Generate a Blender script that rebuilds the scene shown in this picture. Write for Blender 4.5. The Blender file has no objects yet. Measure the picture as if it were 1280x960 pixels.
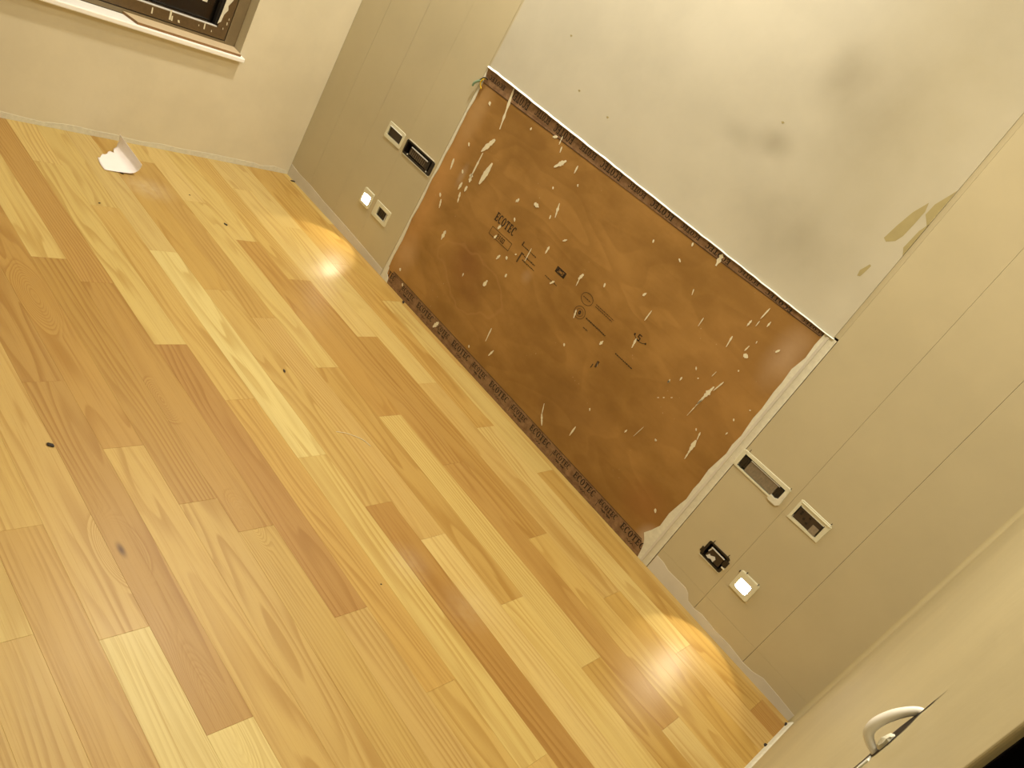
import bpy, bmesh, math, random
from mathutils import Matrix, Vector
random.seed(7)
SC = bpy.context.scene
COL = SC.collection

# ------------------------------------------------------------------ camera
cd = bpy.data.cameras.new('camera'); cam = bpy.data.objects.new('camera', cd); COL.objects.link(cam)
RW = Matrix(((0.6125636, 0.6184708, 0.4921989), (-0.6493441, 0.0387001, 0.7595094), (0.4506862, -0.7848543, 0.4253066)))
cam.matrix_world = Matrix.Translation((3.2423766, -2.5624381, 1.5)) @ RW.transposed().to_4x4()
cd.sensor_width = 36.0; cd.lens = 1012.698 / 1280 * 36.0; cd.clip_start = 0.02; cd.clip_end = 50
SC.camera = cam

# ------------------------------------------------------------------ world, lights, exposure
SC.view_settings.view_transform = 'Standard'; SC.view_settings.look = 'None'
SC.view_settings.gamma = 1.0; SC.view_settings.use_curve_mapping = False
SC.view_settings.exposure = 0.12
w = bpy.data.worlds.new('night'); SC.world = w; w.use_nodes = True
w.node_tree.nodes['Background'].inputs[0].default_value = (0.05, 0.06, 0.09, 1)
w.node_tree.nodes['Background'].inputs[1].default_value = 0.05
WARM = (1.0, 0.90, 0.71)

def area(name, loc, size, power, rot=(0, 0, 0), color=WARM, spread=math.pi):
    l = bpy.data.lights.new(name, 'AREA'); l.shape = 'RECTANGLE'; l.size, l.size_y = size; l.energy = power; l.color = color; l.spread = spread
    o = bpy.data.objects.new(name, l); o.location = loc; o.rotation_euler = rot; COL.objects.link(o); return o
def spot(name, loc, target, power, cone, blend, radius=0.05, color=WARM):
    l = bpy.data.lights.new(name, 'SPOT'); l.energy = power; l.spot_size = cone; l.spot_blend = blend; l.shadow_soft_size = radius; l.color = color
    o = bpy.data.objects.new(name, l); o.location = loc; o.rotation_euler = (Vector(target) - Vector(loc)).to_track_quat('-Z', 'Y').to_euler(); COL.objects.link(o); return o
area('ceiling_and_fill_light', (2.85, -1.35, 2.64), (0.4, 0.4), 38)
area('ceiling_and_fill_light', (1.0, -2.7, 2.64), (1.0, 1.0), 4)  # unseen fill light, added to lift the general level a little
area('ceiling_downlight', (1.45, -0.62, 2.64), (0.12, 0.12), 10, color=(1.0, 0.92, 0.77))
area('ceiling_downlight', (0.75, -0.42, 2.64), (0.12, 0.12), 37, color=(1.0, 0.92, 0.77))
spot('ceiling_spot', (1.74, -1.0, 2.6), (1.70, 0, 2.12), 15, math.radians(52), 0.5, color=(1.0, 0.93, 0.80))

# ------------------------------------------------------------------ helpers
DIV = (1.0, 0.86, 0.64)
def lin(c):
    c /= 255.0
    return c / 12.92 if c <= 0.04045 else ((c + 0.055) / 1.055) ** 2.4
def alb(r, g, b, k=0.85):                       # own colour of a thing seen as (r,g,b) under the warm lamps
    return tuple(min(0.92, lin(v) / d * k) for v, d in zip((r, g, b), DIV)) + (1,)

class NT:
    def __init__(s, name):
        s.m = bpy.data.materials.new(name); s.m.use_nodes = True; s.t = s.m.node_tree; s.b = s.t.nodes['Principled BSDF']
    def n(s, typ, **kw):
        nd = s.t.nodes.new(typ)
        for k, v in kw.items():
            if k.startswith('i_'): nd.inputs[k[2:].replace('_', ' ')].default_value = v
            else: setattr(nd, k, v)
        return nd
    def l(s, a, b): s.t.links.new(a, b)
    def math(s, op, a, b=None, clamp=False):
        nd = s.t.nodes.new('ShaderNodeMath'); nd.operation = op; nd.use_clamp = clamp
        for i, v in enumerate((a, b)):
            if v is None: continue
            if hasattr(v, 'links'): s.l(v, nd.inputs[i])
            else: nd.inputs[i].default_value = v
        return nd.outputs[0]
    def mix(s, f, a, b, mode='MIX'):
        nd = s.t.nodes.new('ShaderNodeMix'); nd.data_type = 'RGBA'; nd.blend_type = mode
        for sock, v in ((nd.inputs[0], f), (nd.inputs[6], a), (nd.inputs[7], b)):
            if hasattr(v, 'links'): s.l(v, sock)
            else: sock.default_value = v
        return nd.outputs[2]
    def ramp(s, f, lo, hi):
        nd = s.t.nodes.new('ShaderNodeMapRange'); nd.inputs[1].default_value = lo; nd.inputs[2].default_value = hi
        nd.interpolation_type = 'SMOOTHSTEP'; s.l(f, nd.inputs[0]); return nd.outputs[0]
    def noise(s, vec, scale, detail=3, rough=0.5, dist=0.0):
        nd = s.n('ShaderNodeTexNoise'); nd.inputs['Scale'].default_value = scale; nd.inputs['Detail'].default_value = detail
        nd.inputs['Roughness'].default_value = rough; nd.inputs['Distortion'].default_value = dist
        if vec is not None: s.l(vec, nd.inputs['Vector'])
        return nd.outputs['Fac']
    def mapping(s, vec, scale=(1, 1, 1), loc=(0, 0, 0)):
        nd = s.n('ShaderNodeMapping'); nd.inputs['Scale'].default_value = scale; nd.inputs['Location'].default_value = loc; s.l(vec, nd.inputs['Vector']); return nd.outputs[0]
    def pos(s): return s.n('ShaderNodeNewGeometry').outputs['Position']
    def bump(s, h, strength=0.3, dist=0.002):
        nd = s.n('ShaderNodeBump'); nd.inputs['Strength'].default_value = strength; nd.inputs['Distance'].default_value = dist
        s.l(h, nd.inputs['Height']); s.l(nd.outputs[0], s.b.inputs['Normal'])
    def blob(s, p, c, r):                        # soft mask around world point c with radii r
        v = s.n('ShaderNodeVectorMath', operation='SUBTRACT'); s.l(p, v.inputs[0]); v.inputs[1].default_value = c
        m = s.n('ShaderNodeVectorMath', operation='DIVIDE'); s.l(v.outputs[0], m.inputs[0]); m.inputs[1].default_value = r
        d = s.n('ShaderNodeVectorMath', operation='LENGTH'); s.l(m.outputs[0], d.inputs[0])
        return s.ramp(d.outputs['Value'], 1.0, 0.0) if False else s.math('SUBTRACT', 1.0, s.ramp(d.outputs['Value'], 0.0, 1.0), True)

def flat(name, col, rough=0.6, var=0.06, scale=30, emit=None, metal=0.0, bump=0.0):
    k = NT(name); p = k.pos(); f = k.noise(p, scale)
    dk = tuple(c * (1 - 2 * var) for c in col[:3]) + (1,); lt = tuple(min(1, c * (1 + 2 * var)) for c in col[:3]) + (1,)
    k.l(k.mix(f, dk, lt), k.b.inputs['Base Color']); k.b.inputs['Roughness'].default_value = rough; k.b.inputs['Metallic'].default_value = metal
    if bump: k.bump(k.noise(p, scale * 3), bump)
    if emit:
        k.b.inputs['Emission Color'].default_value = emit[0] + (1,); k.b.inputs['Emission Strength'].default_value = emit[1]
    return k.m

def wall_paint(name, col, rough=0.55, var=0.05, smudge_shade=(), grey=None, bumpk=0.25):
    k = NT(name); p = k.pos()
    f = k.noise(p, 3.2, 4, 0.6); g = k.noise(p, 45, 3)
    dk = tuple(c * (1 - var) for c in col[:3]) + (1,); lt = tuple(min(0.93, c * (1 + var)) for c in col[:3]) + (1,)
    c = k.mix(k.ramp(f, 0.3, 0.7), dk, lt)
    for (ct, r, a, colr) in smudge_shade:
        m = k.math('MULTIPLY', k.blob(p, ct, r), a); m = k.math('MULTIPLY', m, k.math('ADD', 0.55, k.noise(p, 9, 4)), True)
        c = k.mix(m, c, colr)
    k.l(c, k.b.inputs['Base Color']); k.b.inputs['Roughness'].default_value = rough
    k.bump(k.math('ADD', k.math('MULTIPLY', g, 0.25), k.noise(p, 7, 3)), bumpk, 0.004)
    return k.m

def link(o, mats, parent=None):
    COL.objects.link(o)
    if parent is not None: o.parent = parent
    return o
def mesh_obj(name, verts, faces, mat, parent=None, smooth=False):
    me = bpy.data.meshes.new(name); me.from_pydata([tuple(v) for v in verts], [], faces); me.update()
    if mat: me.materials.append(mat)
    if smooth: me.polygons.foreach_set('use_smooth', [True] * len(me.polygons))
    o = bpy.data.objects.new(name, me); return link(o, None, parent)
def bm_obj(name, bm, mat, parent=None, smooth=False):
    bmesh.ops.recalc_face_normals(bm, faces=bm.faces)
    me = bpy.data.meshes.new(name); bm.to_mesh(me); bm.free()
    if mat: me.materials.append(mat)
    if smooth: me.polygons.foreach_set('use_smooth', [True] * len(me.polygons))
    o = bpy.data.objects.new(name, me); return link(o, None, parent)
def box_bm(bm, x0, x1, y0, y1, z0, z1, bev=0.0):
    r = bmesh.ops.create_cube(bm, size=1.0, matrix=Matrix.Translation(((x0 + x1) / 2, (y0 + y1) / 2, (z0 + z1) / 2)) @ Matrix.Diagonal((x1 - x0, y1 - y0, z1 - z0, 1)))
    if bev:
        es = list({e for v in r['verts'] for e in v.link_edges})
        bmesh.ops.bevel(bm, geom=es, offset=bev, segments=2, profile=0.5, affect='EDGES')
def box(name, x0, x1, y0, y1, z0, z1, mat, parent=None, bev=0.0):
    bm = bmesh.new(); box_bm(bm, x0, x1, y0, y1, z0, z1, bev); return bm_obj(name, bm, mat, parent)
def prism_bm(bm, pts, y0, y1):                  # polygon in the x,z plane, between depths y0 (front) and y1
    a = [bm.verts.new((x, y0, z)) for x, z in pts]; b = [bm.verts.new((x, y1, z)) for x, z in pts]
    n = len(pts)
    try: bm.faces.new(a)
    except ValueError: return
    bm.faces.new(b[::-1])
    for i in range(n): bm.faces.new((a[i], b[i], b[(i + 1) % n], a[(i + 1) % n]))
def prism(name, pts, y0, y1, mat, parent=None):
    bm = bmesh.new(); prism_bm(bm, pts, y0, y1); return bm_obj(name, bm, mat, parent)
def empty(name, loc):
    o = bpy.data.objects.new(name, None); o.location = (0, 0, 0); COL.objects.link(o); o.empty_display_size = 0.05; return o
def tag(o, label=None, cat=None, group=None, kind=None):
    if label: o['label'] = label
    if cat: o['category'] = cat
    if group: o['group'] = group
    if kind: o['kind'] = kind
    return o
def holes_panel(name, x0, x1, z0, z1, y0, y1, holes, mat, parent, bev=0.0009):
    xs = sorted({x0, x1} | {h[i] for h in holes for i in (0, 1)}); zs = sorted({z0, z1} | {h[i] for h in holes for i in (2, 3)})
    solid = lambda i, j: 0 <= i < len(xs) - 1 and 0 <= j < len(zs) - 1 and not any(h[0] <= xs[i] and xs[i + 1] <= h[1] and h[2] <= zs[j] and zs[j + 1] <= h[3] for h in holes)
    bm = bmesh.new(); V = {}
    def v(i, j, y):
        k = (i, j, y)
        if k not in V:
            x, z = xs[i], zs[j]
            if y == y0 and bev:
                pass
            V[k] = bm.verts.new((x, y, z))
        return V[k]
    for i in range(len(xs) - 1):
        for j in range(len(zs) - 1):
            if not solid(i, j): continue
            bm.faces.new((v(i, j, y0), v(i + 1, j, y0), v(i + 1, j + 1, y0), v(i, j + 1, y0)))
            bm.faces.new((v(i, j, y1), v(i, j + 1, y1), v(i + 1, j + 1, y1), v(i + 1, j, y1)))
            for (di, dj, a, b) in ((-1, 0, (i, j), (i, j + 1)), (1, 0, (i + 1, j), (i + 1, j + 1)), (0, -1, (i, j), (i + 1, j)), (0, 1, (i, j + 1), (i + 1, j + 1))):
                if not solid(i + di, j + dj): bm.faces.new((v(*a, y0), v(*b, y0), v(*b, y1), v(*a, y1)))
    if bev:
        es = [e for e in bm.edges if all(abs(q.co.y - y0) < 1e-6 for q in e.verts) and all(abs(q.co.x - e.verts[0].co.x) < 1e-6 for q in e.verts) and (abs(e.verts[0].co.x - x0) < 1e-6 or abs(e.verts[0].co.x - x1) < 1e-6)]
        bmesh.ops.bevel(bm, geom=es, offset=bev, segments=1, affect='EDGES')
    return bm_obj(name, bm, mat, parent)

# ------------------------------------------------------------------ materials
DIRT_SHADE = alb(120, 100, 66)  # dirt marks and painted shade on the white board
M = {}
M['panel'] = wall_paint('beige_panel_paint', alb(197, 173, 124), 0.5, 0.035, bumpk=0.12)
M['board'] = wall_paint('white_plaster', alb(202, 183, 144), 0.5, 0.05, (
    ((2.16, 0, 1.66), (0.13, 0.5, 0.16), 0.26, DIRT_SHADE), ((2.10, 0, 1.40), (0.10, 0.5, 0.07), 0.30, DIRT_SHADE), ((2.0, 0, 1.36), (0.13, 0.5, 0.06), 0.15, DIRT_SHADE),
    ((2.48, 0, 1.7), (0.42, 0.5, 0.9), 0.45, alb(176, 154, 108)),  # uneven coat, with the dim right side painted into the plaster colour
    ((2.3, 0, 1.2), (0.35, 0.5, 0.2), 0.24, DIRT_SHADE), ((2.3, 0, 1.62), (0.2, 0.5, 0.3), 0.22, DIRT_SHADE)))
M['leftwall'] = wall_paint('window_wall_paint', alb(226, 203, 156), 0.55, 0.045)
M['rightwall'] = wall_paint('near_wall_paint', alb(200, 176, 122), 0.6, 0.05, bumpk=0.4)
M['ceiling'] = wall_paint('ceiling_paint', alb(235, 225, 195), 0.7)
M['primer'] = wall_paint('grey_primer', alb(212, 192, 156), 0.7, 0.08)
M['plaster'] = flat('fresh_plaster', alb(226, 208, 166), 0.7, 0.08, 60, bump=0.3)
M['bead'] = flat('white_bead', alb(246, 236, 206, 0.9), 0.5, 0.03)
M['cream'] = flat('cream_plastic', alb(224, 206, 158), 0.5, 0.05)
M['black'] = flat('black_plastic', (0.012, 0.008, 0.005, 1), 0.4, 0.2)
M['module'] = flat('dark_brown_plastic', (0.045, 0.028, 0.016, 1), 0.45, 0.15)
M['greymod'] = flat('grey_plastic', (0.23, 0.185, 0.125, 1), 0.5, 0.2, 120)
M['silver'] = flat('pale_metal', alb(220, 205, 175), 0.35, 0.05)
M['stone'] = flat('white_sill_stone', (0.9, 0.89, 0.85, 1), 0.35, 0.02)
M['taupe'] = flat('taupe_frame', alb(128, 104, 66), 0.45, 0.08)
M['sash'] = flat('brown_sash', alb(98, 72, 38), 0.4, 0.15, 60)
M['rubber'] = flat('black_gasket', (0.01, 0.008, 0.006, 1), 0.6, 0.1)
M['boardlet'] = flat('raw_board', alb(214, 180, 128), 0.6, 0.05)
M['darkedge'] = flat('brown_board_edge', alb(150, 104, 56), 0.6, 0.1)
M['paper'] = flat('pale_pink_paper', (0.88, 0.83, 0.84, 1), 0.8, 0.02)
M['white'] = flat('white_pvc', (0.87, 0.85, 0.80, 1), 0.4, 0.03)
M['ink'] = flat('brown_black_ink', (0.016, 0.008, 0.004, 1), 0.6, 0.15)
M['inkfade'] = flat('faded_ink', (0.055, 0.026, 0.009, 1), 0.5, 0.2, 60)
M['olive'] = flat('bare_olive_patch', alb(170, 146, 88), 0.6, 0.06)
M['crumb'] = flat('dark_crumb', (0.02, 0.012, 0.008, 1), 0.7, 0.2)
M['splat'] = flat('dried_white_paint', alb(232, 210, 160), 0.55, 0.06, 80)
M['lamp'] = flat('lit_diffuser', (0.9, 0.9, 0.9, 1), 0.5, 0.0, emit=((1.0, 0.88, 0.74), 60.0))
M['yellow'] = flat('yellow_sheath', alb(220, 170, 30), 0.4, 0.05)
M['green'] = flat('green_sheath', alb(130, 150, 110), 0.4, 0.05)
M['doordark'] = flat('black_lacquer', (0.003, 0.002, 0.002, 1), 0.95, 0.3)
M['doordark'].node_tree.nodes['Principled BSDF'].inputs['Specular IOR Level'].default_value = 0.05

# glass
k = NT('window_glass'); k.b.inputs['Base Color'].default_value = (0.9, 0.9, 0.9, 1); k.b.inputs['Roughness'].default_value = 0.03
k.b.inputs['Transmission Weight'].default_value = 1.0; k.b.inputs['IOR'].default_value = 1.45; M['glass'] = k.m

# oak floor: contour-line grain with knots, tone of each plank from its own colour
def wood_floor():
    k = NT('oak_plank'); oi = k.n('ShaderNodeObjectInfo'); tc = k.n('ShaderNodeTexCoord'); p = k.pos()
    rnd = oi.outputs['Random']
    off = k.n('ShaderNodeCombineXYZ'); k.l(k.math('MULTIPLY', rnd, 41.0), off.inputs[0]); k.l(k.math('MULTIPLY', rnd, 17.0), off.inputs[1]); k.l(k.math('MULTIPLY', rnd, 63.0), off.inputs[2])
    v = k.n('ShaderNodeVectorMath', operation='ADD'); k.l(tc.outputs['Object'], v.inputs[0]); k.l(off.outputs[0], v.inputs[1]); v = v.outputs[0]
    warp = k.noise(k.mapping(v, (0.5, 5.0, 1)), 1.5, 2, 0.45)
    sep = k.n('ShaderNodeSeparateXYZ'); k.l(tc.outputs['Object'], sep.inputs[0])
    cross = k.math('MULTIPLY', sep.outputs[1], k.math('MULTIPLY', k.math('SUBTRACT', k.math('FRACT', k.math('MULTIPLY', rnd, 7.3)), 0.3), 9.0))
    field = k.math('ADD', warp, cross)
    for (cx, cy, a, b, s) in ((2.118, -1.685, 0.075, 0.032, 1.1), (1.629, -1.375, 0.06, 0.022, 0.8), (2.60, -1.67, 0.14, 0.028, 0.9), (2.098, -1.35, 0.07, 0.02, 0.7), (1.152, -1.555, 0.11, 0.03, 0.8)):
        field = k.math('ADD', field, k.math('MULTIPLY', k.blob(p, (cx, cy, 0), (a * 1.9, b * 1.9, 1)), s))
    lines = k.math('FRACT', k.math('MULTIPLY', field, 12.0))
    ln = k.math('MULTIPLY', k.ramp(lines, 0.30, 0.86), k.math('SUBTRACT', 1.0, k.ramp(lines, 0.90, 1.0)))
    strength = k.math('MULTIPLY', k.ramp(k.noise(k.mapping(v, (0.6, 5, 1)), 2.2, 2), 0.28, 0.62), 0.72)
    fine = k.noise(k.mapping(v, (4.0, 230, 1)), 1.0, 4, 0.7)
    streak = k.noise(k.mapping(v, (0.8, 26, 1)), 1.0, 3, 0.6)
    base = oi.outputs['Color']
    dark = k.mix(1.0, base, (0.74, 0.62, 0.44, 1), 'MULTIPLY'); light = k.mix(1.0, base, (1.05, 1.06, 1.05, 1), 'MULTIPLY')
    c = k.mix(k.ramp(streak, 0.3, 0.72), light, base)
    c = k.mix(k.math('MULTIPLY', ln, strength), c, dark)
    c = k.mix(k.math('MULTIPLY', k.ramp(fine, 0.48, 0.74), 0.6), c, dark)
    c = k.mix(k.math('MULTIPLY', k.blob(p, (2.118, -1.685, 0), (0.034, 0.013, 1)), 0.95), c, (0.10, 0.045, 0.012, 1))
    dust = k.math('MULTIPLY', k.ramp(k.noise(p, 5.5, 5, 0.7), 0.60, 0.80), 0.05)
    for (cx, cy, r, a) in ((0.38, -0.889, 0.13, 0.30), (2.36, -0.97, 0.10, 0.16), (2.55, -0.88, 0.12, 0.12)):
        dust = k.math('ADD', dust, k.math('MULTIPLY', k.math('MULTIPLY', k.blob(p, (cx, cy, 0), (r, r, 1)), a), k.math('MULTIPLY', k.noise(p, 40, 4), 1.5)), True)
    c = k.mix(dust, c, alb(226, 202, 158))
    k.l(c, k.b.inputs['Base Color'])
    k.l(k.math('ADD', 0.32, k.math('ADD', k.math('MULTIPLY', fine, 0.10), k.math('MULTIPLY', k.noise(p, 4, 3), 0.10))), k.b.inputs['Roughness'])
    k.b.inputs['Specular IOR Level'].default_value = 0.36
    k.bump(k.math('ADD', fine, k.math('MULTIPLY', ln, 0.4)), 0.10, 0.0006)
    return k.m
M['oak'] = wood_floor()

# plywood: film-faced orange brown birch
def plywood():
    k = NT('plywood_face'); p = k.pos()
    f = k.noise(k.mapping(p, (1.1, 1, 2.4)), 1.5, 2, 0.45, 0.4)
    ln = k.math('FRACT', k.math('MULTIPLY', f, 9.0)); band = k.math('MULTIPLY', k.ramp(ln, 0.0, 0.8), k.math('SUBTRACT', 1.0, k.ramp(ln, 0.86, 1.0)))
    blot = k.noise(k.mapping(p, (1, 1, 1.6)), 3.0, 5, 0.6)
    c = k.mix(k.ramp(blot, 0.32, 0.68), alb(147, 101, 42), alb(175, 124, 58))
    c = k.mix(k.math('MULTIPLY', band, 0.24), c, alb(130, 86, 34))
    c = k.mix(k.math('MULTIPLY', k.ramp(k.noise(k.mapping(p, (5, 1, 90)), 1.0, 3), 0.5, 0.8), 0.16), c, alb(130, 84, 34))
    # wet stain with a tide line, redder corner, paler plaster-dusted edges
    for (ct, r, a, cl) in (((1.27, 0, 0.34), (0.13, 1, 0.12), 0.5, alb(128, 74, 34)), ((1.37, 0, 0.26), (0.10, 1, 0.06), 0.4, alb(122, 74, 30)),
                           ((2.05, 0, 0.22), (0.26, 1, 0.16), 0.35, alb(112, 72, 30)), ((2.50, 0, 0.17), (0.12, 1, 0.10), 0.35, alb(166, 102, 48)),
                           ((2.45, 0, 0.7), (0.25, 1, 0.4), 0.3, alb(180, 126, 62)), ((0.92, 0, 0.45), (0.10, 1, 0.6), 0.75, alb(196, 138, 70)), ((0.93, 0, 0.85), (0.06, 1, 0.2), 0.5, alb(190, 146, 88)),
                           ((2.56, 0, 0.90), (0.07, 1, 0.14), 0.45, alb(205, 165, 118)), ((2.60, 0, 0.08), (0.06, 1, 0.06), 0.75, alb(214, 180, 135)),
                           ((0.95, 0, 0.17), (0.08, 1, 0.10), 0.4, alb(206, 160, 104)), ((1.02, 0, 0.62), (0.02, 1, 0.06), 0.35, alb(190, 160, 120)), ((1.56, 0, 0.49), (0.03, 1, 0.035), 0.3, alb(200, 160, 110))):
        m = k.math('MULTIPLY', k.blob(p, ct, tuple(q * 1.25 for q in r)), a); m = k.math('MULTIPLY', m, k.math('ADD', 0.5, k.noise(p, 14, 4)), True)
        c = k.mix(m, c, cl)
    # tide line
    q = k.n('ShaderNodeVectorMath', operation='SUBTRACT'); k.l(p, q.inputs[0]); q.inputs[1].default_value = (1.33, 0, 0.30)
    qq = k.n('ShaderNodeVectorMath', operation='DIVIDE'); k.l(q.outputs[0], qq.inputs[0]); qq.inputs[1].default_value = (0.20, 1.0, 0.11)
    ln_ = k.n('ShaderNodeVectorMath', operation='LENGTH'); k.l(qq.outputs[0], ln_.inputs[0])
    d = k.math('ADD', ln_.outputs['Value'], k.math('MULTIPLY', k.math('SUBTRACT', k.noise(p, 7, 2), 0.5), 1.1))
    ring = k.math('SUBTRACT', 1.0, k.ramp(k.math('ABSOLUTE', k.math('SUBTRACT', d, 1.0)), 0.0, 0.07), True)
    c = k.mix(k.math('MULTIPLY', ring, 0.28), c, alb(186, 132, 70))
    # fine paint mist
    v = k.n('ShaderNodeTexVoronoi'); v.inputs['Scale'].default_value = 46; k.l(k.mapping(p, (1, 0, 0.8)), v.inputs['Vector'])
    dots = k.math('SUBTRACT', 1.0, k.ramp(v.outputs['Distance'], 0.04, 0.10), True)
    dots = k.math('MULTIPLY', dots, k.ramp(k.noise(k.mapping(p, (1, 0, 1)), 7.0, 3), 0.56, 0.66))
    c = k.mix(k.math('MULTIPLY', dots, 0.6), c, alb(215, 180, 125))
    k.l(c, k.b.inputs['Base Color']); k.b.inputs['Roughness'].default_value = 0.48; k.b.inputs['Specular IOR Level'].default_value = 0.35
    return k.m
M['ply'] = plywood()
def tape():
    k = NT('printed_edge_tape'); p = k.pos(); f = k.noise(p, 40, 5, 0.7); g = k.noise(k.mapping(p, (6, 1, 60)), 1, 3)
    c = k.mix(k.ramp(f, 0.3, 0.7), alb(118, 80, 46), alb(154, 112, 68)); c = k.mix(k.math('MULTIPLY', k.ramp(g, 0.55, 0.7), 0.4), c, alb(84, 50, 26))
    k.l(c, k.b.inputs['Base Color']); k.b.inputs['Roughness'].default_value = 0.6; return k.m
M['tape'] = tape()

# ------------------------------------------------------------------ floor planks
TONE = {'D': (177, 127, 58), 'B': (185, 137, 64), 'O': (194, 148, 70), 'T': (199, 156, 80), 'L': (209, 170, 92), 'Y': (221, 187, 109)}
ROW0, RW_, PL = 0.029, 0.105, 1.073
rows = {0: (2.147, {-1: 'O', 0: 'L', 1: 'O', 2: 'D'}), 1: (1.883, {-1: 'O', 0: 'O', 1: 'L', 2: 'T'}), 2: (1.618, {-1: 'L', 0: 'L', 1: 'T', 2: 'O'}),
        3: (2.402, {-2: 'L', -1: 'L', 0: 'B', 1: 'T'}), 4: (2.034, {-1: 'T', 0: 'B', 1: 'B', 2: 'L'}), 5: (1.775, {-1: 'L', 0: 'B', 1: 'L', 2: 'O'}),
        6: (1.508, {-1: 'L', 0: 'L', 1: 'O', 2: 'L'}), 7: (1.225, {-1: 'L', 0: 'O', 1: 'T', 2: 'L'}), 8: (1.065, {0: 'O', 1: 'T', 2: 'D'}),
        9: (1.914, {-1: 'L', 0: 'Y', 1: 'L', 2: 'T'}), 10: (1.646, {-1: 'L', 0: 'T', 1: 'O', 2: 'T'}), 11: (1.377, {-1: 'L', 0: 'L', 1: 'D', 2: 'T'}),
        12: (1.063, {0: 'B', 1: 'B', 2: 'T'}), 13: (0.942, {0: 'L', 1: 'B', 2: 'T'}), 14: (0.724, {0: 'B', 1: 'B', 2: 'T', 3: 'L'}),
        15: (1.532, {-1: 'L', 0: 'B', 1: 'B', 2: 'Y'}), 16: (1.257, {-1: 'T', 0: 'B', 1: 'T', 2: 'Y'}), 17: (0.935, {0: 'T', 1: 'T', 2: 'O', 3: 'T'}),
        18: (1.204, {0: 'T', 1: 'L', 2: 'T'})}
floor = tag(box('floor', 0, 3.33, -3.6, 0.0, -0.12, -0.0155, flat('subfloor_screed', (0.2, 0.16, 0.1, 1), 0.9)), kind='structure')
MESHES = {}
def plank(xa, xb, y0, y1, tone):
    L, W = round(xb - xa, 3), round(y1 - y0, 3)
    if (L, W) not in MESHES:
        bm = bmesh.new(); box_bm(bm, 0.0001, L - 0.0001, -W / 2, W / 2, -0.015, 0.0)
        es = [e for e in bm.edges if all(v.co.z > -0.001 for v in e.verts)]
        bmesh.ops.bevel(bm, geom=es, offset=0.0004, segments=1, affect='EDGES'); bmesh.ops.recalc_face_normals(bm, faces=bm.faces)
        me = bpy.data.meshes.new('plank'); bm.to_mesh(me); bm.free(); me.materials.append(M['oak']); MESHES[(L, W)] = me
    o = bpy.data.objects.new('plank', MESHES[(L, W)]); o.location = (xa, (y0 + y1) / 2, random.uniform(-0.0001, 0.0001)); COL.objects.link(o); o.parent = floor
    r, g, b = TONE[tone]; j = random.uniform(0.98, 1.02)
    o.color = alb(r * j, g * j, b * j * random.uniform(0.97, 1.03), 0.80)
for n in range(-1, 27):
    if n == -1: ya, yb, j0, tones = 0.0, ROW0, 1.53, {}
    else:
        ya, yb = ROW0 + n * RW_, ROW0 + (n + 1) * RW_
        j0, tones = rows.get(n, (random.uniform(0.2, 1.2), {}))
    for i in range(-4, 5):
        a, b = j0 + (i - 1) * PL, j0 + i * PL
        a, b = (0.0 if a < 0.03 else a), (3.329 if b > 3.30 else b)
        if b - a > 0.02 and b > 0.03 and a < 3.30: plank(max(a, 0), b, -yb, -ya, tones.get(i) or random.choice('TLO'))

# ------------------------------------------------------------------ room shell
back = tag(box('wall_back', -0.12, 3.45, 0.05, 0.2, 0, 2.7, M['primer']), kind='structure')
tag(box('ceiling', -0.12, 3.45, -3.72, 0.2, 2.7, 2.82, M['ceiling']), kind='structure')
tag(box('wall_front', -0.12, 3.45, -3.72, -3.6, 0, 2.7, M['leftwall']), kind='structure')
# wall with the window opening
WY0, WY1, WZ0, WZ1 = 0.475, 1.62, 0.484, 1.95
left = empty('wall_left', (0, 0, 0)); tag(left, kind='structure')
bm = bmesh.new()
for (a, b, c, d) in ((0.0, WY0, 0, 2.7), (WY1, 3.6, 0, 2.7), (WY0, WY1, 0, WZ0), (WY0, WY1, WZ1, 2.7)): box_bm(bm, -0.12, 0.0, -b, -a, c, d)
bmesh.ops.remove_doubles(bm, verts=bm.verts, dist=1e-5); bm_obj('wall_surface', bm, M['leftwall'], left)
# near wall with a softly rounded inner corner, ending at the black doorway
right = empty('wall_right', (0, 0, 0)); tag(right, kind='structure')
prof = [(3.45, 0.05), (3.316, 0.05), (3.316, 0.0)] + [(3.316 + 0.014 * math.sin(t), -0.014 + 0.014 * math.cos(t)) for t in [i * math.pi / 12 for i in range(1, 7)]]
prof += [(3.33, -0.8), (3.33, -2.069)] + [(3.333 - 0.003 * math.cos(t), -2.069 - 0.003 * math.sin(t)) for t in [i * math.pi / 8 for i in range(1, 5)]] + [(3.45, -2.072)]
n = len(prof); vs = [(x, y, 0) for x, y in prof] + [(x, y, 2.7) for x, y in prof]
mesh_obj('wall_surface', vs, [(i, (i + 1) % n, n + (i + 1) % n, n + i) for i in range(n)], M['rightwall'], right)
box('wall_surface', 3.33, 3.45, -3.6, -3.05, 0, 2.7, M['rightwall'], right)
box('wall_surface', 3.33, 3.45, -3.05, -2.071, 2.1, 2.7, M['rightwall'], right)
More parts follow.
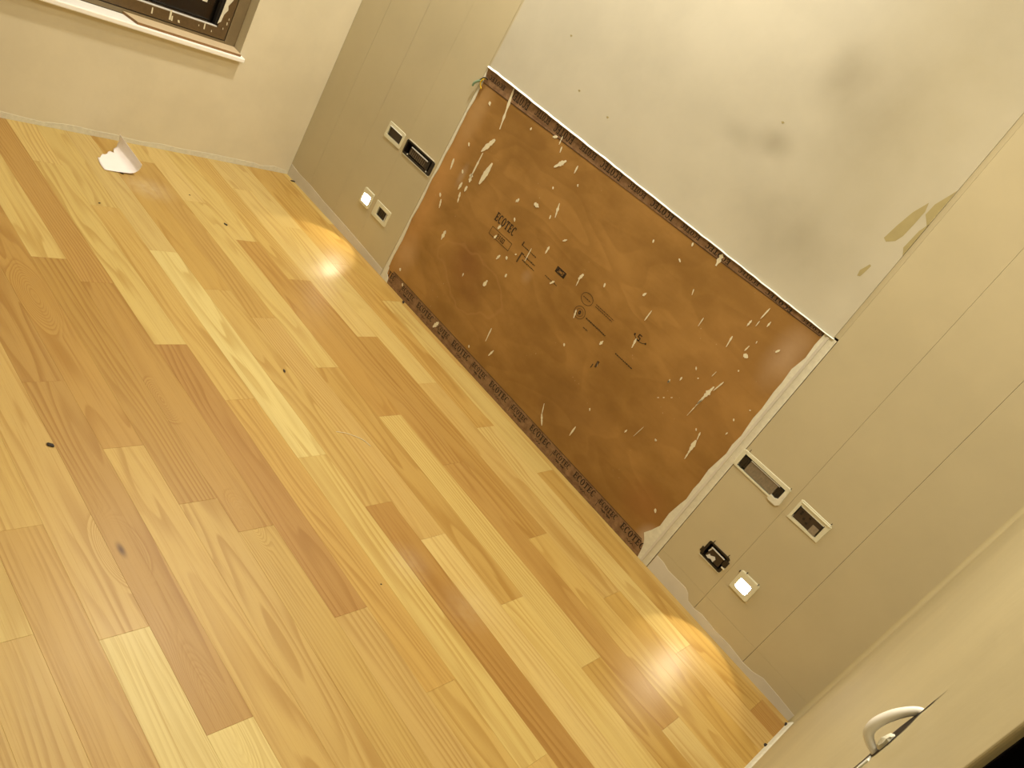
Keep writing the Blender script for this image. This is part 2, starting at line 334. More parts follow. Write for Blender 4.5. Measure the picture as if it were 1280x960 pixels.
# skirting-height plaster lip of the near wall on the floor
prism_pts = [(3.318, 0.0), (3.33, 0.0), (3.33, 0.018), (3.325, 0.014)]
bm = bmesh.new()
a = [bm.verts.new((x, -0.01, z)) for x, z in prism_pts]; b = [bm.verts.new((x, -1.2, z)) for x, z in prism_pts]
bm.faces.new(a); bm.faces.new(b[::-1])
for i in range(4): bm.faces.new((a[i], b[i], b[(i + 1) % 4], a[(i + 1) % 4]))
bm_obj('plaster_lip', bm, M['plaster'], right)
door = empty('door_1', (0, 0, 0)); tag(door, kind='structure')
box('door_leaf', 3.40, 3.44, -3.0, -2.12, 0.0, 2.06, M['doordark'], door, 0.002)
box('door_jamb', 3.3345, 3.449, -2.0765, -2.0725, 0.0, 2.099, M['doordark'], door, 0.002)
box('door_jamb', 3.36, 3.449, -3.049, -3.0, 0.0, 2.099, M['doordark'], door, 0.002)
box('door_head', 3.36, 3.449, -3.0, -2.12, 2.06, 2.099, M['doordark'], door, 0.002)

# ------------------------------------------------------------------ beige wall panels (children of the back wall)
H = {  # openings cut for the wiring boxes
 'long': (2.657, 2.838, 0.518, 0.574), 'three': (2.893, 2.998, 0.519, 0.577), 'black': (2.765, 2.845, 0.197, 0.254), 'lit': (2.912, 2.962, 0.203, 0.243),
 'A': (0.512, 0.622, 0.518, 0.574), 'B': (0.658, 0.846, 0.520, 0.574), 'C': (0.560, 0.607, 0.204, 0.244), 'D': (0.670, 0.755, 0.198, 0.250)}
PY0, PY1 = 0.0, 0.05
g = 0.0003
def wpanel(x0, x1, z0, z1, hs=()): holes_panel('wall_panel', x0 + g, x1 - g, z0, z1, PY0, PY1, [H[h] for h in hs], M['panel'], back)
wpanel(0.0, 0.181, 0, 2.7); wpanel(0.181, 0.412, 0, 2.7); wpanel(0.412, 0.642, 0, 2.7, ('A', 'C')); wpanel(0.642, 0.873, 0, 2.7, ('B', 'D'))
wpanel(2.652, 2.868, 0.0950, 2.7, ('long', 'black')); wpanel(2.868, 3.098, 0.0950, 2.7, ('three', 'lit')); wpanel(3.098, 3.332, 0.0950, 2.7)
wpanel(2.652, 2.868, 0, 0.0946); wpanel(2.868, 3.098, 0, 0.0946); wpanel(3.098, 3.332, 0, 0.0946)

# grey primer skirting bands
def band(name, pts, mat, parent, y0=-0.0016): return prism(name, pts, y0, 0.001, mat, parent)
band('primer_band', [(2.655, 0), (3.316, 0), (3.316, 0.030), (3.25, 0.036), (3.175, 0.040), (3.14, 0.027), (3.102, 0.024), (3.03, 0.031), (2.968, 0.028), (2.90, 0.034), (2.869, 0.026), (2.837, 0.030), (2.82, 0.050), (2.802, 0.058), (2.76, 0.056), (2.718, 0.054), (2.69, 0.062), (2.655, 0.064)], M['primer'], back)
band('primer_band', [(0.002, 0), (0.872, 0), (0.872, 0.030), (0.70, 0.038), (0.519, 0.044), (0.33, 0.047), (0.18, 0.055), (0.08, 0.052), (0.002, 0.06)], M['primer'], back)
# plaster band along the window wall, ragged
pts = [(0.004, 0.0), (2.4, 0.0)]; top = []
y = 2.4
while y > 0.004:
    top.append((y, 0.022 + random.uniform(-0.006, 0.007))); y -= random.uniform(0.03, 0.09)
pl_ = pts + top
bm = bmesh.new(); a = [bm.verts.new((0.0016, -y, z)) for y, z in pl_]; b = [bm.verts.new((-0.001, -y, z)) for y, z in pl_]
bm.faces.new(a)
for i in range(len(a)): bm.faces.new((a[i], b[i], b[(i + 1) % len(a)], a[(i + 1) % len(a)]))
bm_obj('primer_band', bm, M['plaster'], left)

# white plastered board above the plywood (flush, slightly proud), with its chamfered bead
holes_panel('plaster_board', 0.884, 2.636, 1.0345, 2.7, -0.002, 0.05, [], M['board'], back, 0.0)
box('edge_strip', 0.8735, 0.8838, 0.0005, 0.05, 1.041, 2.7, M['panel'], back, 0.0008)
box('edge_strip', 2.6362, 2.6518, 0.0012, 0.05, 1.041, 2.7, M['panel'], back, 0.0008)
for pts in ([(2.596, 1.495), (2.578, 1.452), (2.567, 1.40), (2.560, 1.352), (2.572, 1.346), (2.592, 1.362), (2.600, 1.385), (2.603, 1.43), (2.604, 1.47)],
            [(2.630, 1.545), (2.612, 1.50), (2.610, 1.465), (2.6355, 1.44), (2.6355, 1.56)], [(2.636, 1.34), (2.622, 1.36), (2.626, 1.42), (2.636, 1.45)],
            [(2.578, 1.270), (2.566, 1.240), (2.570, 1.223), (2.578, 1.226), (2.582, 1.250), (2.584, 1.268)]):
    prism('bare_patch', pts, -0.0024, 0.0, M['olive'], back)
# small nicks in the plaster
for (x, z) in ((1.17, 1.31), (1.50, 1.155), (1.33, 1.17), (2.20, 1.95), (2.08, 1.46)):
    prism('plaster_nick', [(x - .006, z), (x, z + .004), (x + .007, z + .002), (x + .002, z - .004)], -0.0025, 0.0, M['olive'], back)
# filler lumps: bead along the top of the plywood
bz = tag(empty('trim_1', (0, 0, 0)), kind='structure')
bm = bmesh.new(); N = 60; ring = []
for i in range(N + 1):
    x = 0.876 + (2.640 - 0.876) * i / N; t = i / N; h = 0.0070 - 0.0045 * t + random.uniform(-0.0006, 0.0006); zb = 1.033 + 0.003 * random.uniform(-0.3, 0.3)
    ring.append([bm.verts.new(c) for c in ((x, 0.004, zb), (x, -0.0085, zb), (x, -0.0085, zb + 0.0012), (x, -0.0022, zb + h), (x, 0.004, zb + h))])
for i in range(N):
    for j in range(5): bm.faces.new((ring[i][j], ring[i][(j + 1) % 5], ring[i + 1][(j + 1) % 5], ring[i + 1][j]))
bm.faces.new(ring[0]); bm.faces.new(ring[-1][::-1]); bm_obj('plaster_bead', bm, M['bead'], bz)

# ------------------------------------------------------------------ plywood panel
ply = empty('plywood_panel', (0, 0, 0)); tag(ply, 'large orange-brown plywood sheet with white paint splashes, set low in the wall', 'plywood')
PF = 0.0015
box('sheet', 0.8755, 2.650, PF, 0.048, 0.0, 1.0335, M['ply'], ply)
prism('bottom_edge_tape', [(0.925, 0.0), (2.600, 0.0), (2.603, 0.012), (2.597, 0.030), (2.588, 0.048), (2.574, 0.062), (1.8, 0.0645), (0.935, 0.067)], PF - 0.0008, PF + 0.001, M['tape'], ply)
TB = ply.children[-1]
TT = prism('top_edge_tape', [(0.882, 1.034), (0.884, 0.972), (0.93, 0.974), (1.08, 0.977), (1.37, 0.985), (1.80, 0.996), (2.11, 1.001), (2.39, 1.009), (2.60, 1.014), (2.612, 1.034)], PF - 0.0008, PF + 0.001, M['tape'], ply)
prism('paper_edge_line', [(0.884, 0.9715), (1.08, 0.9765), (1.37, 0.9845), (1.80, 0.9955), (2.11, 1.0005), (2.39, 1.0085), (2.60, 1.0135), (2.60, 1.0165), (2.11, 1.0035), (1.37, 0.9875), (0.884, 0.9745)], PF - 0.0010, PF, M['inkfade'], ply)
prism('paper_edge_line', [(0.935, 0.0645), (1.8, 0.0622), (2.574, 0.0598), (2.574, 0.0620), (1.8, 0.0645), (0.935, 0.067)], PF - 0.0010, PF, M['inkfade'], ply)

def glyph(ch):        # polygons of a bold serif capital in a box 1 high; returns (width, polys)
    def arc(cx, cy, rx, ry, t0, t1, w, n=14):
        o, i = [], []
        for s in range(n + 1):
            t = t0 + (t1 - t0) * s / n; ww = w * (0.45 + 0.55 * abs(math.cos(t)))
            o.append((cx + rx * math.cos(t), cy + ry * math.sin(t))); i.append((cx + (rx - ww) * math.cos(t), cy + (ry - w * 0.65) * math.sin(t)))
        return [[o[s], o[s + 1], i[s + 1], i[s]] for s in range(n)]
    R = lambda a, b, c, d: [(a, c), (b, c), (b, d), (a, d)]
    if ch == 'E':
        return 0.56, [R(0.07, 0.25, 0, 1), R(0, 0.07, 0, .09), R(0, 0.07, .91, 1), R(.25, .52, .88, 1), R(.46, .55, .72, .88), R(.25, .54, 0, .12), R(.49, .58, .12, .30), R(.25, .38, .44, .56), R(.38, .45, .36, .64)]
    if ch == 'T':
        return 0.60, [R(.21, .39, .09, .88), R(.13, .47, 0, .09), R(0, .60, .88, 1), R(0, .08, .68, .88), R(.52, .60, .68, .88)]
    if ch == 'C':
        return 0.58, arc(.32, .5, .32, .52, math.radians(48), math.radians(312), .19) + [R(.48, .54, .68, .96)]
    if ch == 'O':
        return 0.62, arc(.31, .5, .31, .52, 0, 2 * math.pi, .19, 20)
    return 0.4, []
def word(text, cx, z, h, width, flip=False, y=None):     # prism polys of a word centred at cx, baseline z
    gs = [glyph(c) for c in text]; tot = sum(g_[0] for g_ in gs) + 0.10 * (len(gs) - 1); sx = width / tot; x = 0; out = []
    for wd, polys in gs:
        for p in polys: out.append([((x + a) * sx - width / 2, b * h) for a, b in p])
        x += wd + 0.10
    if flip: return [[(cx - a, z - b) for a, b in p] for p in out]
    return [[(cx + a, z + b) for a, b in p] for p in out]
def script(cx, z, width, h, flip=False, bold=0.0018):    # small slanted scribble word
    out = []; n = 7; px_, pz_ = None, None; s = -1 if flip else 1
    for i in range(n):
        x = -width / 2 + width * i / (n - 1); zz = (h if i % 2 else 0) + (h * 0.5 if i == 0 else 0)
        if px_ is not None:
            out.append([(cx + s * px_, z + s * pz_), (cx + s * (px_ + bold), z + s * (pz_ - bold * .3)), (cx + s * (x + bold), z + s * (zz - bold * .3)), (cx + s * x, z + s * zz)])
        px_, pz_ = x, zz
    return out
def lettering(name, polys, mat, parent, y):
    bm = bmesh.new()
    for p in polys:
        f = bm.faces.new([bm.verts.new((a, y, b)) for a, b in p])
        f.normal_update()
        if f.normal.y > 0: f.normal_flip()
    me = bpy.data.meshes.new(name); bm.to_mesh(me); bm.free(); me.materials.append(mat)
    o = bpy.data.objects.new(name, me); return link(o, None, parent)
YL = PF - 0.0012
for i in range(7):                                       # bottom tape, alternating large and small word
    cx = 2.541 - 0.2675 * i
    if cx > 0.93:
        P = word('ECOTEC' if cx > 0.98 else 'TEC', cx, 0.029, 0.0265, 0.116 if cx > 0.98 else 0.05) + script(cx + 0.004, 0.0135, 0.036, 0.007, bold=0.0026)
        P += [[(cx - 0.055, 0.0265), (cx - 0.02, 0.0265), (cx - 0.02, 0.0275), (cx - 0.055, 0.0275)], [(cx + 0.028, 0.013), (cx + 0.055, 0.013), (cx + 0.055, 0.0138), (cx + 0.028, 0.0138)]]
        lettering('lettering', P, M['ink'], TB, YL)
    cx -= 0.1335
    if cx > 0.95:
        P = word('ECOTEC', cx, 0.0315, 0.022, 0.092)
        for q in range(2):
            x0 = cx - 0.026 + q * 0.028
            P += script(x0 + 0.012, 0.018, 0.022, 0.008, bold=0.0034)
        P += [[(cx - 0.05, 0.045), (cx - 0.048, 0.045), (cx - 0.048, 0.014), (cx - 0.05, 0.014)]]
        lettering('lettering', P, M['ink'], TB, YL)
for i in range(13):                                      # top tape reads upside down
    cx = 1.103 + 0.1325 * i + (0.004 if i % 2 else 0)
    big = i % 2 == 0
    zt = 1.030 - 0.0 * i
    low = 0.977 + (cx - 1.08) * 0.0243
    hgt = (zt - low) * (0.66 if big else 0.54)
    if cx < 2.60: lettering('lettering', word('ECOTEC', cx, zt - 0.003, hgt, 0.108 if big else 0.086, True), M['ink'], TT, YL)
lettering('lettering', word('ECOTEC', 0.955, 1.015, 0.018, 0.10, True), M['ink'], TT, YL)

# big prints on the face
def rect_line(x0, x1, z0, z1, t): return [[(x0, z0), (x1, z0), (x1, z0 + t), (x0, z0 + t)], [(x0, z1 - t), (x1, z1 - t), (x1, z1), (x0, z1)], [(x0, z0), (x0 + t, z0), (x0 + t, z1), (x0, z1)], [(x1 - t, z0), (x1, z0), (x1, z1), (x1 - t, z1)]]
def ell(cx, cz, rx, rz, t, a0=0, a1=2 * math.pi, n=26):
    o = []
    for i in range(n):
        u, v = a0 + (a1 - a0) * i / n, a0 + (a1 - a0) * (i + 1) / n
        o.append([(cx + rx * math.cos(u), cz + rz * math.sin(u)), (cx + rx * math.cos(v), cz + rz * math.sin(v)), (cx + (rx - t) * math.cos(v), cz + (rz - t) * math.sin(v)), (cx + (rx - t) * math.cos(u), cz + (rz - t) * math.sin(u))])
    return o
def dashes(x0, x1, z, h, seed=0, wmin=.004, wmax=.010, gap=.002):
    rr = random.Random(seed); o = []; x = x0
    while x < x1:
        w_ = rr.uniform(wmin, wmax); o.append([(x, z), (min(x + w_, x1), z), (min(x + w_, x1), z + h * rr.uniform(.7, 1)), (x, z + h * rr.uniform(.7, 1))]); x += w_ + gap
    return o
YP = PF - 0.0006
lettering('printed_mark', word('ECOTEC', 1.342, 0.573, 0.036, 0.124), M['ink'], ply, YP)
lettering('printed_mark', rect_line(1.291, 1.420, 0.513, 0.5485, 0.0022), M['inkfade'], ply, YP)
DIG = {'2': [(0, 1, .86, 1), (.75, 1, .5, 1), (0, 1, .43, .57), (0, .25, 0, .5), (0, 1, 0, .14)], '1': [(.35, .65, 0, 1), (.1, .4, .78, .9)], '0': [(0, .27, 0, 1), (.73, 1, 0, 1), (0, 1, 0, .14), (0, 1, .86, 1)], 'S': [(0, 1, .86, 1), (0, .27, .5, 1), (0, 1, .43, .57), (.73, 1, 0, .5), (0, 1, 0, .14)]}
P = []
for i, ch in enumerate('2100'):
    for (a, b, c, d) in DIG[ch]:
        x0 = 1.334 + i * 0.0125; P.append([(x0 + a * .0095, .5205 + c * .019), (x0 + b * .0095, .5205 + c * .019), (x0 + b * .0095, .5205 + d * .019), (x0 + a * .0095, .5205 + d * .019)])
lettering('printed_mark', P, M['ink'], ply, YP)
P = dashes(1.462, 1.552, 0.572, 0.005, 3) + [[(1.462, .572), (1.468, .572), (1.468, .590), (1.462, .590)]]
lettering('printed_mark', P, M['inkfade'], ply, YP)
P = [[(1.479, .546), (1.486, .546), (1.486, .505), (1.479, .505)], [(1.479, .546), (1.497, .546), (1.497, .551), (1.479, .551)]] + dashes(1.500, 1.566, .543, .006, 4) + dashes(1.500, 1.575, .526, .005, 5)
lettering('printed_mark', P, M['inkfade'], ply, YP)
lettering('printed_mark', ell(1.683, .598, .013, .0075, .0028), M['ink'], ply, YP)
P = rect_line(1.657, 1.709, .586, .610, .0045) + [[(1.661, .591), (1.668, .591), (1.672, .606), (1.663, .606)], [(1.697, .589), (1.705, .589), (1.705, .604), (1.699, .604)]]
lettering('printed_mark', P, M['ink'], ply, YP)
P = ell(1.843, .591, .030, .023, .0022) + dashes(1.823, 1.863, .589, .004, 8) + dashes(1.888, 1.985, .598, .0035, 9) + dashes(1.890, 1.982, .590, .0035, 10)
lettering('printed_mark', P, M['inkfade'], ply, YP)
lettering('printed_mark', ell(1.848, .532, .017, .015, .0016), M['inkfade'], ply, YP)
P = ell(1.848, .532, .027, .025, .0022)
lettering('printed_mark', P, M['inkfade'], ply, YP)
lettering('printed_mark', dashes(1.884, 1.992, .531, .0055, 12), M['ink'], ply, YP)
lettering('printed_mark', ell(1.848, .532, .006, .008, .005), M['ink'], ply, YP)
lettering('printed_mark', dashes(2.066, 2.156, .509, .0045, 13), M['ink'], ply, YP)
P = [];
for (a, b, c, d) in DIG['S']: P.append([(2.100 + a * .014, .605 + c * .024), (2.100 + b * .014, .605 + c * .024), (2.100 + b * .014, .605 + d * .024), (2.100 + a * .014, .605 + d * .024)])
P += ell(2.112, .622, .030, .018, .0022, math.radians(200), math.radians(350)) + [[(2.082, .612), (2.088, .612), (2.088, .620), (2.082, .620)], [(2.138, .612), (2.144, .612), (2.144, .618), (2.138, .618)]]
lettering('printed_mark', P, M['ink'], ply, YP)
lettering('printed_mark', [[(2.024, .442), (2.034, .444), (2.034, .416), (2.026, .414)]], M['inkfade'], ply, YP)
lettering('printed_mark', [[(2.014, .420), (2.018, .420), (2.018, .402), (2.014, .402)]], M['inkfade'], ply, YP)
lettering('printed_mark', dashes(1.63, 1.70, .545, .004, 21), M['inkfade'], ply, YP)
lettering('printed_mark', dashes(1.895, 1.92, .497, .005, 22), M['inkfade'], ply, YP)

# dried paint splashes
SPL = [(1.0473, 1.0249, 1.0799, 0.8736, 0.0126), (1.0824, 0.8172, 1.0547, 0.7569, 0.02), (1.0628, 0.7468, 1.0675, 0.6366, 0.0073), (1.0651, 0.6466, 1.0719, 0.624, 0.0163), (1.1315, 0.7358, 1.1245, 0.649, 0.0199), (0.9392, 0.6469, 0.9484, 0.6061, 0.0084), (0.9721, 0.742, 0.9782, 0.7344, 0.0082), (0.9682, 0.9262, 0.9742, 0.9188, 0.0101), (1.0109, 0.6364, 1.0171, 0.6286, 0.0083), (1.04, 0.5927, 1.0391, 0.5649, 0.0103), (1.0732, 0.594, 1.0738, 0.5789, 0.0123), (1.0572, 0.5568, 1.0685, 0.5209, 0.0083), (0.9617, 0.4925, 0.968, 0.4845, 0.0094), (0.9825, 0.4738, 0.9935, 0.4448, 0.0085), (1.0863, 0.3806, 1.0877, 0.3488, 0.0142), (1.4183, 0.7341, 1.434, 0.7332, 0.0146), (1.3668, 0.6338, 1.3727, 0.6264, 0.0075), (1.2178, 0.9518, 1.2182, 0.9451, 0.0056), (1.3316, 0.6969, 1.3322, 0.6898, 0.0057), (1.3328, 0.9795, 1.3458, 0.987, 0.0109), (1.3685, 1.0001, 1.3726, 0.9716, 0.0054), (1.3898, 0.9679, 1.3947, 0.9502, 0.0054), (1.4365, 0.9336, 1.4095, 0.8965, 0.0161), (1.4979, 0.95, 1.5004, 0.924, 0.0056), (1.5408, 0.897, 1.5446, 0.8924, 0.0052), (1.4493, 0.8294, 1.4531, 0.8246, 0.0054), (1.5147, 0.796, 1.5295, 0.7481, 0.0085), (1.5086, 0.7381, 1.5112, 0.7288, 0.0071), (1.3365, 0.7037, 1.339, 0.6942, 0.0075), (1.3249, 0.5681, 1.322, 0.5584, 0.0115), (1.3316, 0.5263, 1.3287, 0.5165, 0.0096), (1.3958, 0.473, 1.3915, 0.4583, 0.0114), (1.4284, 0.492, 1.4344, 0.4845, 0.0075), (1.4725, 0.4371, 1.4752, 0.4272, 0.0056), (1.5773, 0.641, 1.5782, 0.6156, 0.0089), (1.6177, 0.6982, 1.628, 0.7089, 0.0069), (1.5111, 0.5879, 1.5146, 0.5332, 0.0036), (1.4593, 0.5252, 1.4627, 0.5275, 0.0056), (1.7706, 0.6481, 1.7665, 0.6304, 0.0134), (1.7683, 0.628, 1.7718, 0.6009, 0.0034), (1.8705, 0.6805, 1.8733, 0.6717, 0.0081), (2.0245, 0.744, 2.0286, 0.7541, 0.0077), (2.0858, 0.7195, 2.0853, 0.6799, 0.0055), (1.6703, 0.538, 1.6787, 0.5517, 0.0087), (1.8306, 0.5285, 1.839, 0.5008, 0.0067), (1.9935, 0.4967, 1.996, 0.5101, 0.0096), (1.8675, 0.3956, 1.8714, 0.3908, 0.0067), (2.1006, 0.6049, 2.1061, 0.5724, 0.0067), (2.295, 0.5779, 2.2956, 0.5674, 0.0058), (2.0586, 0.9232, 2.0663, 0.9186, 0.0059), (1.4033, 0.3348, 1.4055, 0.3527, 0.0154), (1.5465, 0.2175, 1.5538, 0.1604, 0.0053), (1.6105, 0.1512, 1.6042, 0.1249, 0.0083), (1.4945, 0.0872, 1.4986, 0.082, 0.0062), (1.0148, 0.0549, 1.0192, 0.0493, 0.0089), (0.9604, 0.0991, 0.9648, 0.0935, 0.0089), (1.2944, 0.0504, 1.2842, 0.0249, 0.0166), (1.4691, 0.4347, 1.4718, 0.4248, 0.0045), (1.2817, 0.3038, 1.2843, 0.2933, 0.0048), (1.9412, 0.1539, 1.9582, 0.1144, 0.0048), (1.9582, 0.1144, 1.9839, 0.0826, 0.0068), (2.1068, 0.1821, 2.1072, 0.1409, 0.0055), (2.1111, 0.2797, 2.1149, 0.275, 0.0057), (2.5449, 0.1842, 2.5504, 0.1776, 0.0085), (2.3895, 0.3789, 2.3913, 0.3767, 0.0046), (2.2792, 0.3239, 2.278, 0.3148, 0.006), (2.3228, 0.3795, 2.3141, 0.3283, 0.0027), (2.2988, 0.4995, 2.3012, 0.5015, 0.0041), (2.3154, 0.5139, 2.3177, 0.516, 0.0041), (2.3387, 0.5343, 2.341, 0.5363, 0.004), (2.2582, 0.8205, 2.2599, 0.791, 0.0048), (2.4199, 0.9842, 2.4166, 0.9428, 0.0045), (2.3962, 0.9172, 2.3955, 0.8968, 0.0061), (2.419, 0.9316, 2.4188, 0.9151, 0.0048), (2.4498, 0.9522, 2.4497, 0.9359, 0.0047), (2.378, 0.8362, 2.383, 0.7995, 0.0054), (2.4431, 0.8479, 2.4408, 0.8293, 0.0048), (2.4509, 0.8172, 2.4584, 0.8166, 0.0133), (2.5246, 0.8907, 2.5294, 0.9011, 0.0072), (2.454, 0.8768, 2.4553, 0.8711, 0.0034), (2.4091, 0.7101, 2.4067, 0.6905, 0.0027), (2.4508, 0.6997, 2.442, 0.6567, 0.0043), (2.4337, 0.6532, 2.4286, 0.6092, 0.0151), (2.4351, 0.6651, 2.4337, 0.6532, 0.0068), (2.4286, 0.6092, 2.4261, 0.5706, 0.0055), (2.4261, 0.5706, 2.4231, 0.5274, 0.0028), (2.4969, 0.5126, 2.5039, 0.4855, 0.0049), (2.5031, 0.4772, 2.5085, 0.4331, 0.0127), (2.5085, 0.4331, 2.5117, 0.4055, 0.0055), (2.4772, 0.5132, 2.4807, 0.509, 0.005), (2.5565, 0.6291, 2.5599, 0.625, 0.0047), (2.5788, 0.6882, 2.5809, 0.69, 0.0034), (2.4659, 0.7647, 2.4676, 0.7626, 0.0043), (2.3719, 0.6504, 2.3741, 0.6523, 0.0033), (2.3246, 0.6139, 2.3253, 0.6036, 0.0046), (2.2944, 0.5737, 2.2956, 0.5674, 0.0046), (2.3431, 0.6761, 2.3483, 0.6698, 0.0045), (2.3854, 0.3789, 2.389, 0.3745, 0.0043), (2.5689, 0.579, 2.5681, 0.571, 0.0037), (2.1681, 0.8746, 2.1737, 0.8585, 0.0046), (1.9352, 0.9183, 1.9379, 0.91, 0.0046), (2.0658, 0.9943, 2.0685, 0.9863, 0.0064), (2.1786, 1.0205, 2.1816, 0.9902, 0.0169), (2.433, 0.6131, 2.4249, 0.5768, 0.0028), (2.0284, 0.4372, 2.0351, 0.4235, 0.0003)]
rr = random.Random(3)
def splash(x0, z0, x1, z1, wd):
    L = math.hypot(x1 - x0, z1 - z0); ux, uz = ((x1 - x0) / L, (z1 - z0) / L) if L > 1e-6 else (0, -1); nx, nz = -uz, ux; a, b = [], []
    n = 4 if wd < 0.006 else 10; e = wd * 0.5
    x0 -= ux * e * .8; z0 -= uz * e * .8; L += 1.6 * e
    for i in range(n + 1):
        t = i / n; h = wd / 2 * (0.25 + 0.75 * math.sin(math.pi * min(1, max(0.02, t)) ** 0.8)) * rr.uniform(0.55, 1.4)
        px, pz = x0 + ux * L * t, z0 + uz * L * t; a.append((px + nx * h, pz + nz * h)); b.append((px - nx * h, pz - nz * h))
    return a + b[::-1]
smallb = bmesh.new()
for s in SPL:
    size = math.hypot(s[2] - s[0], s[3] - s[1])
    pts = splash(*s)
    if size > 0.045 or s[4] > 0.011: prism('paint_splash', pts, PF - 0.0016, PF + 0.0005, M['splat'], ply)
    else: prism_bm(smallb, pts, PF - 0.0015, PF + 0.0005)
tag(bm_obj('paint_specks', smallb, M['splat'], ply), kind='stuff')
# ragged plaster along the two sides of the sheet
jag = [(2.6505, 1.034), (2.607, 1.034), (2.605, 0.985), (2.609, 0.936), (2.598, 0.88), (2.602, 0.83), (2.601, 0.787), (2.606, 0.72), (2.604, 0.677), (2.611, 0.605), (2.607, 0.56), (2.611, 0.523), (2.604, 0.47), (2.600, 0.436), (2.604, 0.38), (2.602, 0.347), (2.606, 0.30), (2.600, 0.269), (2.592, 0.214), (2.595, 0.154), (2.580, 0.115), (2.566, 0.088), (2.582, 0.070), (2.592, 0.053), (2.598, 0.03), (2.604, 0.0), (2.6505, 0.0)]
prism('plaster_smear', jag, PF - 0.0026, PF + 0.001, M['plaster'], ply)
box('plaster_ridge', 2.618, 2.6275, PF - 0.0060, PF, 0.0, 1.030, M['primer'], ply, 0.0012)
lf = [(0.8755, 0.0)]; z = 0.0
while z < 1.03:
    lf.append((0.886 + (0.006 if z < 0.25 else 0.0) + rr.uniform(-0.003, 0.004), z)); z += rr.uniform(0.03, 0.07)
lf.append((0.8755, 1.03))
prism('plaster_smear', lf, PF - 0.0026, PF + 0.001, M['plaster'], ply)
prism('plaster_smear', [(0.8755, 0.0), (0.93, 0.0), (0.925, 0.02), (0.905, 0.034), (0.90, 0.06), (0.8755, 0.08)], PF - 0.0030, PF + 0.001, M['plaster'], ply)

# ------------------------------------------------------------------ tubes
def tube(name, pts, r, mat, parent=None, taper=None):
    P = [Vector(p) for p in pts]; T = taper or [1.0] * len(P); Q, W = [], []
    E = [P[0] * 2 - P[1]] + P + [P[-1] * 2 - P[-2]]
    for i in range(len(P) - 1):
        for k_ in range(5):
            t = k_ / 5; a, b, c_, d = E[i:i + 4]
            Q.append(0.5 * ((2 * b) + (-a + c_) * t + (2 * a - 5 * b + 4 * c_ - d) * t * t + (-a + 3 * b - 3 * c_ + d) * t ** 3)); W.append(T[i] * (1 - t) + T[i + 1] * t)
    Q.append(P[-1]); W.append(T[-1])
    n = 6 if r < 0.002 else 12; vs = []; up = Vector((0.31, 0.2, 0.93)).normalized()
    for i, q_ in enumerate(Q):
        d = (Q[min(i + 1, len(Q) - 1)] - Q[max(i - 1, 0)]).normalized(); x = d.cross(up).normalized(); up = x.cross(d).normalized()
        for k_ in range(n): vs.append(q_ + (x * math.cos(2 * math.pi * k_ / n) + up * math.sin(2 * math.pi * k_ / n)) * r * W[i])
    fs = [(i * n + k_, i * n + (k_ + 1) % n, (i + 1) * n + (k_ + 1) % n, (i + 1) * n + k_) for i in range(len(Q) - 1) for k_ in range(n)]
    fs += [tuple(range(n))[::-1], tuple(range((len(Q) - 1) * n, len(Q) * n))]
    return mesh_obj(name, vs, fs, mat, parent, True)
tag(tube('cable_end', [(0.893, -0.001, 0.992), (0.893, -0.012, 0.986), (0.887, -0.014, 0.972), (0.891, -0.010, 0.958), (0.900, -0.006, 0.948)], 0.0030, M['yellow']), 'short yellow wire end poking out at the upper corner of the plywood', 'wire')
tag(tube('cable_end', [(0.884, -0.001, 0.978), (0.876, -0.008, 0.972), (0.866, -0.012, 0.962), (0.858, -0.014, 0.950), (0.856, -0.012, 0.938)], 0.0048, M['green']), 'faded green wire end hanging against the beige panel edge', 'wire')
tag(tube('cable_end', [(0.905, -0.001, 0.992), (0.899, -0.010, 0.995), (0.889, -0.012, 0.990), (0.881, -0.008, 0.984), (0.874, -0.010, 0.974)], 0.0026, M['black']), 'short black wire end curling beside the yellow one', 'wire')

# ------------------------------------------------------------------ wiring boxes
def ring_poly(x0, x1, z0, z1, r, seed, jit):
    q = random.Random(seed); o = []
    for (cx, cz, a0) in ((x1 - r, z1 - r, 0), (x0 + r, z1 - r, 90), (x0 + r, z0 + r, 180), (x1 - r, z0 + r, 270)):
        for i in range(4):
            t = math.radians(a0 + 30 * i); o.append((cx + r * math.cos(t) + q.uniform(-jit, jit), cz + r * math.sin(t) + q.uniform(-jit, jit)))
    return o
def collar(name, outer, inner, y0, y1, mat, parent):     # a frame with the same number of points inside and outside
    bm = bmesh.new(); n = len(outer)
    L = [[bm.verts.new((x, y, z)) for x, z in poly] for poly, y in ((outer, y1), (outer, y0 + .0012), ([(ox * .9 + ix * .1, oz * .9 + iz * .1) for (ox, oz), (ix, iz) in zip(outer, inner)], y0), (inner, y0), (inner, y1))]
    for a, b in zip(L, L[1:] + L[:1]):
        for i in range(n): bm.faces.new((a[i], a[(i + 1) % n], b[(i + 1) % n], b[i]))
    return bm_obj(name, bm, mat, parent)
def cavity(h, mat, parent, depth=0.044):
    x0, x1, z0, z1 = h; bm = bmesh.new(); box_bm(bm, x0 + .0003, x1 - .0003, 0.0006, depth, z0 + .0003, z1 - .0003)
    fs = [f for f in bm.faces if all(abs(v.co.y - .0006) < 1e-5 for v in f.verts)]; bmesh.ops.delete(bm, geom=fs, context='FACES')
    bmesh.ops.solidify(bm, geom=list(bm.faces), thickness=0.0012)
    return bm_obj('box_shell', bm, mat, parent)
